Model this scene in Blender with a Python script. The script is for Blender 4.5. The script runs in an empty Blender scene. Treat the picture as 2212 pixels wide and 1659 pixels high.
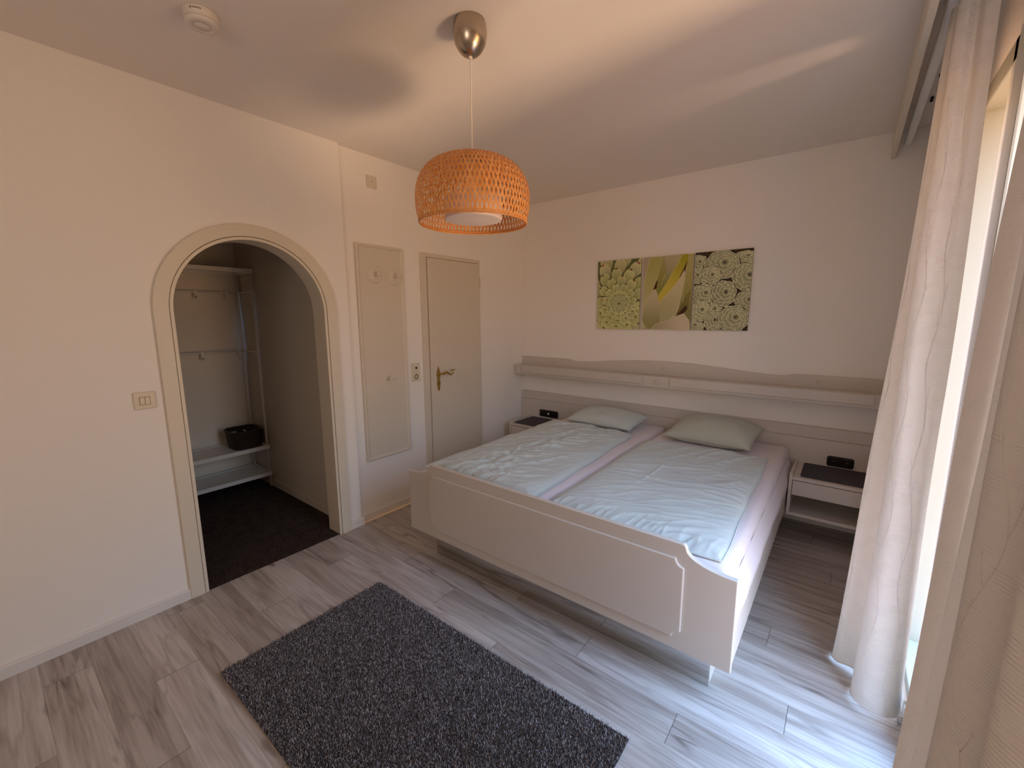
import bpy, bmesh, math, random
import numpy as np
from mathutils import Vector, Matrix, noise
PI = math.pi
random.seed(7)
rng = np.random.default_rng(7)
S = bpy.context.scene
COL = S.collection

# ------------------------------------------------------------------ camera, world, lights, exposure
H = 2.6                                   # ceiling height; corner of the two far walls is the origin
CX, CY, CZ = 2.7104, -3.65, 1.5059
YAW, PITCH, ROLL, FPX = .6664, -.1584, -.0044, 921.67
fw = Vector((-math.sin(YAW)*math.cos(PITCH), math.cos(YAW)*math.cos(PITCH), math.sin(PITCH)))
rt = Vector((math.cos(YAW), math.sin(YAW), 0)); up = rt.cross(fw)
r2 = math.cos(ROLL)*rt + math.sin(ROLL)*up; u2 = -math.sin(ROLL)*rt + math.cos(ROLL)*up
cd = bpy.data.cameras.new('camera'); cam = bpy.data.objects.new('camera', cd); COL.objects.link(cam)
cd.sensor_width = 36; cd.lens = FPX/2212*36; cd.clip_start = .02
M = Matrix((r2, u2, -fw)).transposed().to_4x4(); M.translation = (CX, CY, CZ); cam.matrix_world = M
S.camera = cam
S.view_settings.view_transform = 'Standard'; S.view_settings.look = 'None'
S.view_settings.gamma = 1; S.view_settings.use_curve_mapping = False
S.view_settings.exposure = 0.98
S.cycles.use_denoising = True
S.cycles.max_bounces = 10; S.cycles.diffuse_bounces = 6; S.cycles.transparent_max_bounces = 16
S.cycles.sample_clamp_indirect = 6; S.cycles.caustics_reflective = False; S.cycles.caustics_refractive = False

w = bpy.data.worlds.new('world'); S.world = w; w.use_nodes = True
nt = w.node_tree; bg = nt.nodes['Background']
tc = nt.nodes.new('ShaderNodeTexCoord'); sx = nt.nodes.new('ShaderNodeSeparateXYZ'); mr = nt.nodes.new('ShaderNodeMapRange')
cr = nt.nodes.new('ShaderNodeValToRGB')
nt.links.new(tc.outputs['Generated'], sx.inputs[0]); nt.links.new(sx.outputs['Z'], mr.inputs['Value'])
mr.inputs['From Min'].default_value = -1; mr.inputs['From Max'].default_value = 1
nt.links.new(mr.outputs[0], cr.inputs[0]); nt.links.new(cr.outputs[0], bg.inputs[0])
els = cr.color_ramp.elements
els[0].position = 0; els[0].color = (.22, .12, .055, 1)      # sunlit ground below the balcony
els[1].position = 1; els[1].color = (.85, 1.6, 2.9, 1)
for p, c in ((.25, (.36, .20, .09, 1)), (.40, (.86, .46, .20, 1)), (.46, (.82, .45, .205, 1)), (.49, (.56, .36, .19, 1)), (.52, (.43, .40, .36, 1)), (.66, (.58, .70, .88, 1)), (.82, (.70, 1.14, 1.85, 1))):
    e = els.new(p); e.color = c
bg.inputs[1].default_value = 4.2

def area(name, loc, direction, sx_, sy_, power, color, portal=False, spread=180):
    l = bpy.data.lights.new(name, 'AREA'); l.shape = 'RECTANGLE'; l.size = sx_; l.size_y = sy_
    l.energy = power; l.color = color; l.spread = math.radians(spread)
    o = bpy.data.objects.new(name, l); COL.objects.link(o); o.location = loc
    o.rotation_euler = Vector(direction).to_track_quat('-Z', 'Y').to_euler()
    if portal: l.cycles.is_portal = True
    return o
# the balcony window lets the sky in (portal); sunlight comes back up from the bright courtyard below it
WY0, WY1, WZ0, WZ1 = -2.64, -1.20, .05, 2.30      # window opening
area('window_portal', (3.05, (WY0+WY1)/2, (WZ0+WZ1)/2), (-1, 0, 0), WY1-WY0, WZ1-WZ0, 1, (1, 1, 1), portal=True)
area('rear_fill_light', (2.55, -5.25, 1.75), (-.25, 1, -.05), .9, 1.0, 6.5, (1.0, .80, .64))  # unseen warm fill, added to brighten the camera end of the room
area('courtyard_sunlight', (17.0, -2.65, -10.6), (-1, 0.02, .81), 3.6, 2.6, 900, (1.0, .66, .41))

# ------------------------------------------------------------------ material helpers
def mat(name):
    m = bpy.data.materials.new(name); m.use_nodes = True
    return m, m.node_tree.nodes, m.node_tree.links
def pbr(name, col, rough=.6, metal=0, bump=0, bscale=200, var=.03, vscale=3, coords='Object', spec=.5, sheen=0):
    m, N, L = mat(name); b = N['Principled BSDF']
    b.inputs['Roughness'].default_value = rough; b.inputs['Metallic'].default_value = metal
    b.inputs['Specular IOR Level'].default_value = spec
    if sheen: b.inputs['Sheen Weight'].default_value = sheen
    t = N.new('ShaderNodeTexCoord'); n = N.new('ShaderNodeTexNoise'); n.inputs['Scale'].default_value = vscale; n.inputs['Detail'].default_value = 4
    L.new(t.outputs[coords], n.inputs['Vector'])
    mx = N.new('ShaderNodeMix'); mx.data_type = 'RGBA'
    mx.inputs['A'].default_value = (*[c*(1-var) for c in col], 1); mx.inputs['B'].default_value = (*[min(1, c*(1+var)) for c in col], 1)
    L.new(n.outputs[0], mx.inputs['Factor']); L.new(mx.outputs['Result'], b.inputs['Base Color'])
    if bump:
        n2 = N.new('ShaderNodeTexNoise'); n2.inputs['Scale'].default_value = bscale; n2.inputs['Detail'].default_value = 3
        L.new(t.outputs[coords], n2.inputs['Vector'])
        bp = N.new('ShaderNodeBump'); bp.inputs['Strength'].default_value = bump; bp.inputs['Distance'].default_value = .002
        L.new(n2.outputs[0], bp.inputs['Height']); L.new(bp.outputs[0], b.inputs['Normal'])
    return m
def math_(N, L, op, a, b=None, c=None):
    n = N.new('ShaderNodeMath'); n.operation = op
    for i, v in enumerate((a, b, c)):
        if v is None: continue
        if isinstance(v, (int, float)): n.inputs[i].default_value = v
        else: L.new(v, n.inputs[i])
    return n.outputs[0]

WALL = pbr('wall_paint', (.86, .82, .775), .9, bump=.25, bscale=260, var=.012)
CEIL = pbr('ceiling_paint', (.84, .785, .73), .92, bump=.25, bscale=200, var=.012)
ALC_LIT = pbr('alcove_back_lit', (.88, .83, .74), .9, bump=.25, bscale=260, var=.02)  # lighter than the alcove sides, missing light put into the colour
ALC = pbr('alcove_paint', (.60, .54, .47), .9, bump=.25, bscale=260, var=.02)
BEIGE = pbr('beige_lacquer', (.68, .61, .51), .42, bump=.04, bscale=500, var=.015)
BEDL = pbr('bed_lacquer', (.60, .55, .50), .38, bump=.04, bscale=500, var=.015)
TRIM = pbr('trim_cream', (.70, .64, .53), .45, bump=.03, bscale=400, var=.015)
BASEB = pbr('baseboard_white', (.74, .71, .68), .5, var=.015)
METALW = pbr('white_steel', (.80, .80, .79), .35, var=.01)
PLAST = pbr('cream_plastic', (.70, .63, .50), .35, var=.01)
WPLAST = pbr('white_plastic', (.74, .69, .63), .35, var=.01)
DKPL = pbr('dark_brown_plastic', (.012, .008, .007), .22, var=.02)
BLACK = pbr('black_hole', (.004, .004, .004), .8)
BRASS = pbr('brass', (.55, .37, .11), .25, metal=1, var=.1, vscale=30)
NICKEL = pbr('brushed_nickel', (.50, .42, .34), .27, metal=1, bump=.05, bscale=300, var=.04, vscale=40)
CORD = pbr('white_cord', (.78, .72, .66), .5)
SHEET = pbr('fitted_sheet', (.70, .63, .65), .85, bump=.3, bscale=120, var=.02, sheen=.2)
REVEAL_SHADE = pbr('reveal_shade_tone', (.20, .16, .09), .8)
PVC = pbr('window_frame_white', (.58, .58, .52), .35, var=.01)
MIRR = pbr('polished_plinth', (.62, .60, .57), .09, metal=1, var=.02)
CHARMAT = pbr('grey_felt', (.060, .056, .068), .95, bump=.7, bscale=350, var=.25, vscale=60)
WICKER = pbr('dark_wicker', (.030, .014, .009), .55, bump=.5, bscale=150, var=.4, vscale=40)
PAINTEDGE = pbr('canvas_edge', (.42, .36, .27), .8)

def cloth_linen(name, col):
    m, N, L = mat(name); b = N['Principled BSDF']; b.inputs['Roughness'].default_value = .92; b.inputs['Sheen Weight'].default_value = .25
    b.inputs['Specular IOR Level'].default_value = .2
    t = N.new('ShaderNodeTexCoord')
    wv = N.new('ShaderNodeTexWave'); wv.inputs['Scale'].default_value = 120; wv.inputs['Distortion'].default_value = 1.5; wv.bands_direction = 'X'
    mp = N.new('ShaderNodeMapping'); mp.inputs['Scale'].default_value = (1, 1, 0)
    L.new(t.outputs['Object'], mp.inputs[0]); L.new(mp.outputs[0], wv.inputs['Vector'])
    n = N.new('ShaderNodeTexNoise'); n.inputs['Scale'].default_value = 260; L.new(t.outputs['Object'], n.inputs['Vector'])
    n3 = N.new('ShaderNodeTexNoise'); n3.inputs['Scale'].default_value = 9; n3.inputs['Detail'].default_value = 5; L.new(t.outputs['Object'], n3.inputs['Vector'])
    mx = N.new('ShaderNodeMix'); mx.data_type = 'RGBA'
    mx.inputs['A'].default_value = (*[c*.9 for c in col], 1); mx.inputs['B'].default_value = (*[c*1.1 for c in col], 1)
    f = math_(N, L, 'ADD', math_(N, L, 'MULTIPLY', n.outputs[0], .5), math_(N, L, 'MULTIPLY', n3.outputs[0], .5))
    L.new(f, mx.inputs['Factor']); L.new(mx.outputs['Result'], b.inputs['Base Color'])
    h = math_(N, L, 'ADD', math_(N, L, 'MULTIPLY', wv.outputs[1], .5), n.outputs[0])
    h = math_(N, L, 'ADD', h, math_(N, L, 'MULTIPLY', n3.outputs[0], 2.5))
    bp = N.new('ShaderNodeBump'); bp.inputs['Strength'].default_value = .35; bp.inputs['Distance'].default_value = .0025
    L.new(h, bp.inputs['Height']); L.new(bp.outputs[0], b.inputs['Normal'])
    return m
SAGE = cloth_linen('sage_linen', (.54, .585, .56))
SAGE2 = cloth_linen('sage_linen_pillow', (.46, .475, .40))

def curtain_mat(name, col, trans):
    m, N, L = mat(name); out = N['Material Output']; N.remove(N['Principled BSDF'])
    d = N.new('ShaderNodeBsdfDiffuse'); tr = N.new('ShaderNodeBsdfTranslucent'); mx = N.new('ShaderNodeMixShader')
    d.inputs[0].default_value = (*col, 1); tr.inputs[0].default_value = (col[0], col[1]*.88, col[2]*.72, 1); mx.inputs[0].default_value = trans
    t = N.new('ShaderNodeTexCoord'); sp = N.new('ShaderNodeSeparateXYZ'); L.new(t.outputs['Object'], sp.inputs[0])
    rib = math_(N, L, 'SINE', math_(N, L, 'MULTIPLY', sp.outputs['Z'], 2*PI/.006))
    n = N.new('ShaderNodeTexNoise'); n.inputs['Scale'].default_value = 22; n.inputs['Detail'].default_value = 2; L.new(t.outputs['Object'], n.inputs['Vector'])
    mask = math_(N, L, 'GREATER_THAN', n.outputs[0], .53)
    n2 = N.new('ShaderNodeTexNoise'); n2.inputs['Scale'].default_value = 60; n2.inputs['Detail'].default_value = 2; L.new(t.outputs['Object'], n2.inputs['Vector'])
    h = math_(N, L, 'ADD', math_(N, L, 'MULTIPLY', math_(N, L, 'MULTIPLY', rib, .25), math_(N, L, 'ADD', mask, .35)), math_(N, L, 'MULTIPLY', n2.outputs[0], 2.2))
    bp = N.new('ShaderNodeBump'); bp.inputs['Strength'].default_value = .6; bp.inputs['Distance'].default_value = .002
    L.new(h, bp.inputs['Height']); L.new(bp.outputs[0], d.inputs['Normal'])
    L.new(d.outputs[0], mx.inputs[1]); L.new(tr.outputs[0], mx.inputs[2]); L.new(mx.outputs[0], out.inputs[0])
    return m
CURT = curtain_mat('cream_jacquard', (.76, .72, .68), .08)

def bamboo():
    m, N, L = mat('orange_bamboo'); out = N['Material Output']; b = N['Principled BSDF']
    b.inputs['Roughness'].default_value = .45
    t = N.new('ShaderNodeTexCoord'); n = N.new('ShaderNodeTexNoise'); n.inputs['Scale'].default_value = 45; L.new(t.outputs['Object'], n.inputs['Vector'])
    g = N.new('ShaderNodeNewGeometry'); f = math_(N, L, 'ADD', math_(N, L, 'MULTIPLY', n.outputs[0], .6), math_(N, L, 'MULTIPLY', g.outputs['Random Per Island'], .4))
    mx = N.new('ShaderNodeMix'); mx.data_type = 'RGBA'; mx.inputs['A'].default_value = (.60, .22, .045, 1); mx.inputs['B'].default_value = (.92, .46, .14, 1)
    L.new(f, mx.inputs['Factor']); L.new(mx.outputs['Result'], b.inputs['Base Color'])
    tr = N.new('ShaderNodeBsdfTranslucent'); tr.inputs[0].default_value = (.9, .35, .05, 1)
    ms = N.new('ShaderNodeMixShader'); ms.inputs[0].default_value = .18
    L.new(b.outputs[0], ms.inputs[1]); L.new(tr.outputs[0], ms.inputs[2]); L.new(ms.outputs[0], out.inputs[0])
    return m
BAMBOO = bamboo()

def floor_mat():
    m, N, L = mat('grey_oak_planks'); b = N['Principled BSDF']
    g = N.new('ShaderNodeNewGeometry'); sp = N.new('ShaderNodeSeparateXYZ'); L.new(g.outputs['Position'], sp.inputs[0])
    X, Y = sp.outputs['X'], sp.outputs['Y']
    W, LEN = .149, 1.22
    yr = math_(N, L, 'DIVIDE', math_(N, L, 'ADD', Y, 2.0), W)
    row = math_(N, L, 'FLOOR', yr); fy = math_(N, L, 'FRACT', yr)
    off = math_(N, L, 'ADD', math_(N, L, 'MULTIPLY', row, -.445), .22)
    xr = math_(N, L, 'DIVIDE', math_(N, L, 'SUBTRACT', X, off), LEN)
    xr = math_(N, L, 'ADD', xr, 50.0)
    cell = math_(N, L, 'FLOOR', xr); fx = math_(N, L, 'FRACT', xr)
    cb = N.new('ShaderNodeCombineXYZ'); L.new(row, cb.inputs[0]); L.new(cell, cb.inputs[1])
    wn = N.new('ShaderNodeTexWhiteNoise'); wn.noise_dimensions = '3D'; L.new(cb.outputs[0], wn.inputs['Vector'])
    rnd = wn.outputs['Value']
    # grain coordinates: long in x, shifted per plank
    def grain(sx_, sy_, detail, dist=0.0, shift=13.0):
        c = N.new('ShaderNodeCombineXYZ')
        L.new(math_(N, L, 'MULTIPLY', X, sx_), c.inputs[0]); L.new(math_(N, L, 'MULTIPLY', Y, sy_), c.inputs[1])
        L.new(math_(N, L, 'MULTIPLY', rnd, shift*7), c.inputs[2])
        n = N.new('ShaderNodeTexNoise'); n.inputs['Scale'].default_value = 1; n.inputs['Detail'].default_value = detail
        n.inputs['Distortion'].default_value = dist; L.new(c.outputs[0], n.inputs['Vector']); return n.outputs[0]
    g1 = grain(1.6, 17, 5, .6); g2 = grain(4, 90, 6, .2); g3 = grain(.8, 8, 3, .35, 5); g4 = grain(3.2, 13, 2, .2, 9)
    def ramp(fac, pts):
        r = N.new('ShaderNodeValToRGB'); L.new(fac, r.inputs[0]); e = r.color_ramp.elements
        e[0].position, e[0].color = pts[0][0], (*pts[0][1], 1); e[1].position, e[1].color = pts[-1][0], (*pts[-1][1], 1)
        for p, c in pts[1:-1]: q = e.new(p); q.color = (*c, 1)
        return r.outputs[0]
    mixf = math_(N, L, 'ADD', math_(N, L, 'MULTIPLY', g1, .62), math_(N, L, 'MULTIPLY', g2, .38))
    base = ramp(mixf, [(.32, (.27, .22, .19)), (.45, (.42, .37, .34)), (.60, (.56, .515, .485))])
    def mul(a, fcol):
        x = N.new('ShaderNodeMix'); x.data_type = 'RGBA'; x.blend_type = 'MULTIPLY'; x.inputs['Factor'].default_value = 1
        L.new(a, x.inputs['A']); L.new(fcol, x.inputs['B']); return x.outputs['Result']
    col = mul(base, ramp(rnd, [(0, (.82, .80, .78)), (.5, (.95, .94, .93)), (1, (1.06, 1.06, 1.07))]))
    # thin dark cracks and knots
    crack = math_(N, L, 'ABSOLUTE', math_(N, L, 'SUBTRACT', g3, .5))
    cm = math_(N, L, 'MULTIPLY', math_(N, L, 'LESS_THAN', crack, .05), 1.0)
    crk = N.new('ShaderNodeMapRange'); crk.interpolation_type = 'SMOOTHSTEP'; L.new(crack, crk.inputs[0]); crk.inputs[1].default_value = 0; crk.inputs[2].default_value = .028
    crk.inputs[3].default_value = 1; crk.inputs[4].default_value = 0
    kn = N.new('ShaderNodeMapRange'); kn.interpolation_type = 'SMOOTHSTEP'; L.new(g4, kn.inputs[0]); kn.inputs[1].default_value = .54; kn.inputs[2].default_value = .74
    dk = math_(N, L, 'MULTIPLY', crk.outputs[0], math_(N, L, 'ADD', math_(N, L, 'MULTIPLY', kn.outputs[0], .75), .26))
    kn2 = N.new('ShaderNodeMapRange'); kn2.interpolation_type = 'SMOOTHSTEP'; L.new(g4, kn2.inputs[0]); kn2.inputs[1].default_value = .66; kn2.inputs[2].default_value = .78
    dk = math_(N, L, 'MAXIMUM', dk, math_(N, L, 'MULTIPLY', kn2.outputs[0], .7))
    x = N.new('ShaderNodeMix'); x.data_type = 'RGBA'; L.new(dk, x.inputs['Factor']); L.new(col, x.inputs['A']); x.inputs['B'].default_value = (.15, .12, .105, 1)
    # joints
    ex = math_(N, L, 'LESS_THAN', math_(N, L, 'MULTIPLY', math_(N, L, 'SUBTRACT', .5, math_(N, L, 'ABSOLUTE', math_(N, L, 'SUBTRACT', fx, .5))), LEN), .0011)
    ey = math_(N, L, 'LESS_THAN', math_(N, L, 'MULTIPLY', math_(N, L, 'SUBTRACT', .5, math_(N, L, 'ABSOLUTE', math_(N, L, 'SUBTRACT', fy, .5))), W), .0008)
    j = math_(N, L, 'MAXIMUM', math_(N, L, 'MULTIPLY', ex, .85), math_(N, L, 'MULTIPLY', ey, .35))
    y = N.new('ShaderNodeMix'); y.data_type = 'RGBA'; L.new(j, y.inputs['Factor']); L.new(x.outputs['Result'], y.inputs['A']); y.inputs['B'].default_value = (.05, .045, .045, 1)
    L.new(y.outputs['Result'], b.inputs['Base Color'])
    b.inputs['Roughness'].default_value = .42; b.inputs['Specular IOR Level'].default_value = .45
    bp = N.new('ShaderNodeBump'); bp.inputs['Strength'].default_value = .12; bp.inputs['Distance'].default_value = .002
    L.new(math_(N, L, 'SUBTRACT', g2, j), bp.inputs['Height']); L.new(bp.outputs[0], b.inputs['Normal'])
    return m
FLOOR = floor_mat()

def carpet_mat():
    m, N, L = mat('dark_loop_carpet'); b = N['Principled BSDF']; b.inputs['Roughness'].default_value = 1; b.inputs['Specular IOR Level'].default_value = .1
    g = N.new('ShaderNodeNewGeometry'); v = N.new('ShaderNodeTexVoronoi'); v.inputs['Scale'].default_value = 85; L.new(g.outputs['Position'], v.inputs['Vector'])
    n = N.new('ShaderNodeTexNoise'); n.inputs['Scale'].default_value = 14; n.inputs['Detail'].default_value = 4; L.new(g.outputs['Position'], n.inputs['Vector'])
    r = N.new('ShaderNodeValToRGB'); e = r.color_ramp.elements
    e[0].position = .35; e[0].color = (.018, .013, .011, 1); e[1].position = .75; e[1].color = (.060, .042, .036, 1)
    L.new(math_(N, L, 'ADD', math_(N, L, 'MULTIPLY', n.outputs[0], .7), math_(N, L, 'MULTIPLY', v.outputs['Distance'], .6)), r.inputs[0]); L.new(r.outputs[0], b.inputs['Base Color'])
    bp = N.new('ShaderNodeBump'); bp.inputs['Strength'].default_value = .8; bp.inputs['Distance'].default_value = .004; bp.invert = True
    L.new(v.outputs['Distance'], bp.inputs['Height']); L.new(bp.outputs[0], b.inputs['Normal'])
    return m
CARPET = carpet_mat()

def pile_mat():
    m, N, L = mat('shag_pile'); b = N['Principled BSDF']; b.inputs['Roughness'].default_value = .8; b.inputs['Specular IOR Level'].default_value = .25
    g = N.new('ShaderNodeNewGeometry'); r = N.new('ShaderNodeValToRGB'); e = r.color_ramp.elements
    e[0].position = .0; e[0].color = (.085, .070, .070, 1); e[1].position = 1; e[1].color = (.80, .74, .74, 1)
    for p, c in ((.50, (.17, .145, .145, 1)), (.72, (.34, .30, .30, 1)), (.88, (.62, .56, .56, 1))): q = e.new(p); q.color = c
    L.new(g.outputs['Random Per Island'], r.inputs[0]); L.new(r.outputs[0], b.inputs['Base Color'])
    return m
PILE = pile_mat()
def attr_mat(name, rough=.7):
    m, N, L = mat(name); b = N['Principled BSDF']; b.inputs['Roughness'].default_value = rough; b.inputs['Specular IOR Level'].default_value = .2
    a = N.new('ShaderNodeAttribute'); a.attribute_name = 'print'; L.new(a.outputs['Color'], b.inputs['Base Color'])
    n = N.new('ShaderNodeTexNoise'); n.inputs['Scale'].default_value = 500; bp = N.new('ShaderNodeBump'); bp.inputs['Strength'].default_value = .1; bp.inputs['Distance'].default_value = .001
    L.new(n.outputs[0], bp.inputs['Height']); L.new(bp.outputs[0], b.inputs['Normal'])
    return m
PRINT = attr_mat('canvas_print')

# ------------------------------------------------------------------ mesh helpers
class MB:
    def __init__(s): s.v = []; s.f = []; s.sm = []
    def add(s, vs, fs, smooth=False):
        o = len(s.v); s.v += [tuple(p) for p in vs]; s.f += [tuple(i+o for i in f) for f in fs]; s.sm += [smooth]*len(fs); return s
    def box(s, x0, x1, y0, y1, z0, z1):
        x0, x1 = sorted((x0, x1)); y0, y1 = sorted((y0, y1)); z0, z1 = sorted((z0, z1))
        return s.add([(x, y, z) for z in (z0, z1) for y in (y0, y1) for x in (x0, x1)],
                     [(0, 2, 3, 1), (4, 5, 7, 6), (0, 1, 5, 4), (2, 6, 7, 3), (0, 4, 6, 2), (1, 3, 7, 5)])
    def prism(s, pts, axis, a, b):
        # pts: 2D outline, counter-clockwise; extruded along axis from a to b
        def P(p, t):
            return {'x': (t, p[0], p[1]), 'y': (p[0], t, p[1]), 'z': (p[0], p[1], t)}[axis]
        n = len(pts); vs = [P(p, a) for p in pts]+[P(p, b) for p in pts]
        fs = [tuple(range(n))[::-1], tuple(range(n, 2*n))]+[(i, (i+1) % n, (i+1) % n+n, i+n) for i in range(n)]
        return s.add(vs, fs)
    def lathe(s, prof, c=(0, 0, 0), axis='z', n=48, smooth=True, a0=0, a1=2*PI):
        vs = []; full = abs(a1-a0-2*PI) < 1e-6; m = n if full else n+1
        for r, h in prof:
            for k in range(m):
                a = a0+(a1-a0)*k/n; ca, sa = r*math.cos(a), r*math.sin(a)
                p = {'z': (ca, sa, h), 'x': (h, ca, sa), 'y': (sa, h, ca)}[axis]
                vs.append((p[0]+c[0], p[1]+c[1], p[2]+c[2]))
        fs = [(i*m+k, i*m+(k+1) % m, (i+1)*m+(k+1) % m, (i+1)*m+k) for i in range(len(prof)-1) for k in range(n)]
        return s.add(vs, fs, smooth)
    def tube(s, path, r, n=10, smooth=True, cap=True):
        P = [Vector(p) for p in path]; R = r if isinstance(r, (list, tuple)) else [r]*len(P); vs = []
        t0 = (P[1]-P[0]).normalized(); ref = Vector((0, 0, 1)) if abs(t0.z) < .9 else Vector((1, 0, 0)); u = t0.cross(ref).normalized()
        for i, p in enumerate(P):
            t = (P[min(i+1, len(P)-1)]-P[max(i-1, 0)]).normalized(); u = (u-t*u.dot(t)).normalized(); v = t.cross(u)
            vs += [tuple(p+(u*math.cos(2*PI*k/n)+v*math.sin(2*PI*k/n))*R[i]) for k in range(n)]
        fs = [(i*n+k, i*n+(k+1) % n, (i+1)*n+(k+1) % n, (i+1)*n+k) for i in range(len(P)-1) for k in range(n)]
        if cap: fs += [tuple(range(n))[::-1], tuple(range((len(P)-1)*n, len(P)*n))]
        return s.add(vs, fs, smooth)
    def grid(s, f, nu, nv, smooth=True):
        vs = [f(i/nu, j/nv) for i in range(nu+1) for j in range(nv+1)]
        return s.add(vs, [(i*(nv+1)+j, (i+1)*(nv+1)+j, (i+1)*(nv+1)+j+1, i*(nv+1)+j+1) for i in range(nu) for j in range(nv)], smooth)
    def build(s, name, m, parent=None, bevel=0, seg=2, fixn=True):
        me = bpy.data.meshes.new(name); me.from_pydata(s.v, [], s.f); me.update()
        if fixn:
            bm = bmesh.new(); bm.from_mesh(me); bmesh.ops.recalc_face_normals(bm, faces=bm.faces); bm.to_mesh(me); bm.free()
        me.polygons.foreach_set('use_smooth', s.sm)
        for x in (m if isinstance(m, list) else [m]): me.materials.append(x)
        o = bpy.data.objects.new(name, me); COL.objects.link(o)
        if bevel:
            b = o.modifiers.new('bevel', 'BEVEL'); b.width = bevel; b.segments = seg; b.limit_method = 'ANGLE'; b.angle_limit = math.radians(40)
        if parent is not None:
            o.parent = parent; o.matrix_parent_inverse = Matrix.Translation(-Vector(parent_loc(parent)))
        return o
def parent_loc(p):
    # world position of a thing's empty (parts carry world coordinates in their meshes)
    if p.parent is None: return p.location if p.type == 'EMPTY' else Vector((0, 0, 0))
    return Vector((0, 0, 0))
def thing(name, label, cat, loc=(0, 0, 0), group=None):
    o = bpy.data.objects.new(name, None); COL.objects.link(o); o.location = loc; o.empty_display_size = .1
    o['label'] = label; o['category'] = cat
    if group: o['group'] = group
    return o
def tag(o, label, cat, group=None):
    o['label'] = label; o['category'] = cat
    if group: o['group'] = group
    return o
def struct(o): o['kind'] = 'structure'; return o
def box(name, m, x0, x1, y0, y1, z0, z1, parent=None, bevel=0): return MB().box(x0, x1, y0, y1, z0, z1).build(name, m, parent, bevel)
def catmull(P, n):
    P = [Vector(p) for p in P]; out = []
    for i in range(len(P)-1):
        a, b, c, d = P[max(i-1, 0)], P[i], P[i+1], P[min(i+2, len(P)-1)]
        for k in range(n):
            t = k/n; out.append(.5*((2*b)+(c-a)*t+(2*a-5*b+4*c-d)*t*t+(3*b-a-3*c+d)*t**3))
    out.append(P[-1]); return out

# ------------------------------------------------------------------ the room
XW = 3.02; YB = -5.4                       # window wall face, wall behind the camera
AY0, AY1, AC = -3.01, -2.19, -2.60         # arch opening
struct(MB().box(.035, XW+.3, YB, 0, -.12, 0).build('floor', FLOOR))
struct(MB().box(-1.75, .035, -3.45, -2.05, -.12, -.002).build('floor_alcove', CARPET))
struct(MB().box(-1.8, XW+.3, YB-.1, .12, H, H+.12).build('ceiling', CEIL))
struct(MB().box(-.12, XW+.3, 0, .12, -.12, H).build('wall_back', WALL))
struct(MB().box(-.09, 0, -2.03, 0, -.12, H).build('wall_left_recess', WALL))
out = [(YB, -.12), (AC-.41, -.12), (AC-.41, 1.535)]
out += [(AC-.41*math.cos(a), 1.535+.41*math.sin(a)) for a in [PI*k/40 for k in range(1, 40)]]
out += [(AC+.41, 1.535), (AC+.41, -.12), (-2.03, -.12), (-2.03, H), (YB, H)]
struct(MB().prism(out, 'x', -.09, .03).build('wall_left', WALL))
struct(box('wall_rear', WALL, -.1, XW+.3, YB-.1, YB, -.12, H))
mw = MB()
mw.box(XW, XW+.26, -1.2, 0, -.12, H); mw.box(XW, XW+.26, YB, WY0, -.12, H); mw.box(XW, XW+.26, WY0, WY1, WZ1, H); mw.box(XW, XW+.26, WY0, WY1, -.12, WZ0)
struct(mw.build('wall_right', WALL))
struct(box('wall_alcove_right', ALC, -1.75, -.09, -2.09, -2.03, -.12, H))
struct(box('wall_alcove_back', ALC_LIT, -1.75, -1.65, -3.45, -2.09, -.12, H))
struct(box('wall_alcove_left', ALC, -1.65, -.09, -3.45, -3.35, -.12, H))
# baseboards
struct(MB().prism([(.03, 0), (.045, 0), (.045, .05), (.04, .056), (.03, .056)], 'y', YB, AC-.475).build('baseboard_left', BASEB))
struct(MB().prism([(.03, 0), (.045, 0), (.045, .05), (.04, .056), (.03, .056)], 'y', AC+.475, -2.015).build('baseboard_arch', BASEB))
struct(MB().prism([(0, 0), (.015, 0), (.015, .05), (.01, .056), (0, .056)], 'y', -2.03, -1.385).build('baseboard_recess', BASEB))
struct(MB().prism([(0, 0), (.015, 0), (.015, .05), (.01, .056), (0, .056)], 'y', -.68, 0).build('baseboard_corner', BASEB))
struct(MB().prism([(-.015, 0), (0, 0), (0, .06), (-.015, .055)], 'x', .015, XW).build('baseboard_back', BASEB))
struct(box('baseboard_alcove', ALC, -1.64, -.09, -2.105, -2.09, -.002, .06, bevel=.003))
struct(box('baseboard_right', BASEB, XW-.016, XW, -1.62, 0, 0, .055, bevel=.003))
# arch casing
tr = bpy.data.objects.new('trim_1', None); COL.objects.link(tr); struct(tr); tr.location = (.03, AC, 0)
def arch_ring(ri, ro, x0, x1, name, m, b):
    n = 44; inn = [(AC-ri, 0)]+[(AC-ri*math.cos(PI*k/n), 1.535+ri*math.sin(PI*k/n)) for k in range(n+1)]+[(AC+ri, 0)]
    ou = [(AC-ro, 0)]+[(AC-ro*math.cos(PI*k/n), 1.535+ro*math.sin(PI*k/n)) for k in range(n+1)]+[(AC+ro, 0)]
    k = len(inn); vs = [(x0, *p) for p in inn]+[(x0, *p) for p in ou]+[(x1, *p) for p in inn]+[(x1, *p) for p in ou]
    fs = []
    for i in range(k-1):
        fs += [(i, i+1, k+i+1, k+i), (2*k+i, 3*k+i, 3*k+i+1, 2*k+i+1), (i, 2*k+i, 2*k+i+1, i+1), (k+i, k+i+1, 3*k+i+1, 3*k+i)]
    fs += [(0, k, 3*k, 2*k), (k-1, 3*k-1, 4*k-1, 2*k-1)]
    return MB().add(vs, fs).build(name, m, tr, b)
arch_ring(.411, .475, .03, .052, 'casing', TRIM, .003)
arch_ring(.392, .4085, -.10, .046, 'lining', TRIM, .002)

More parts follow.
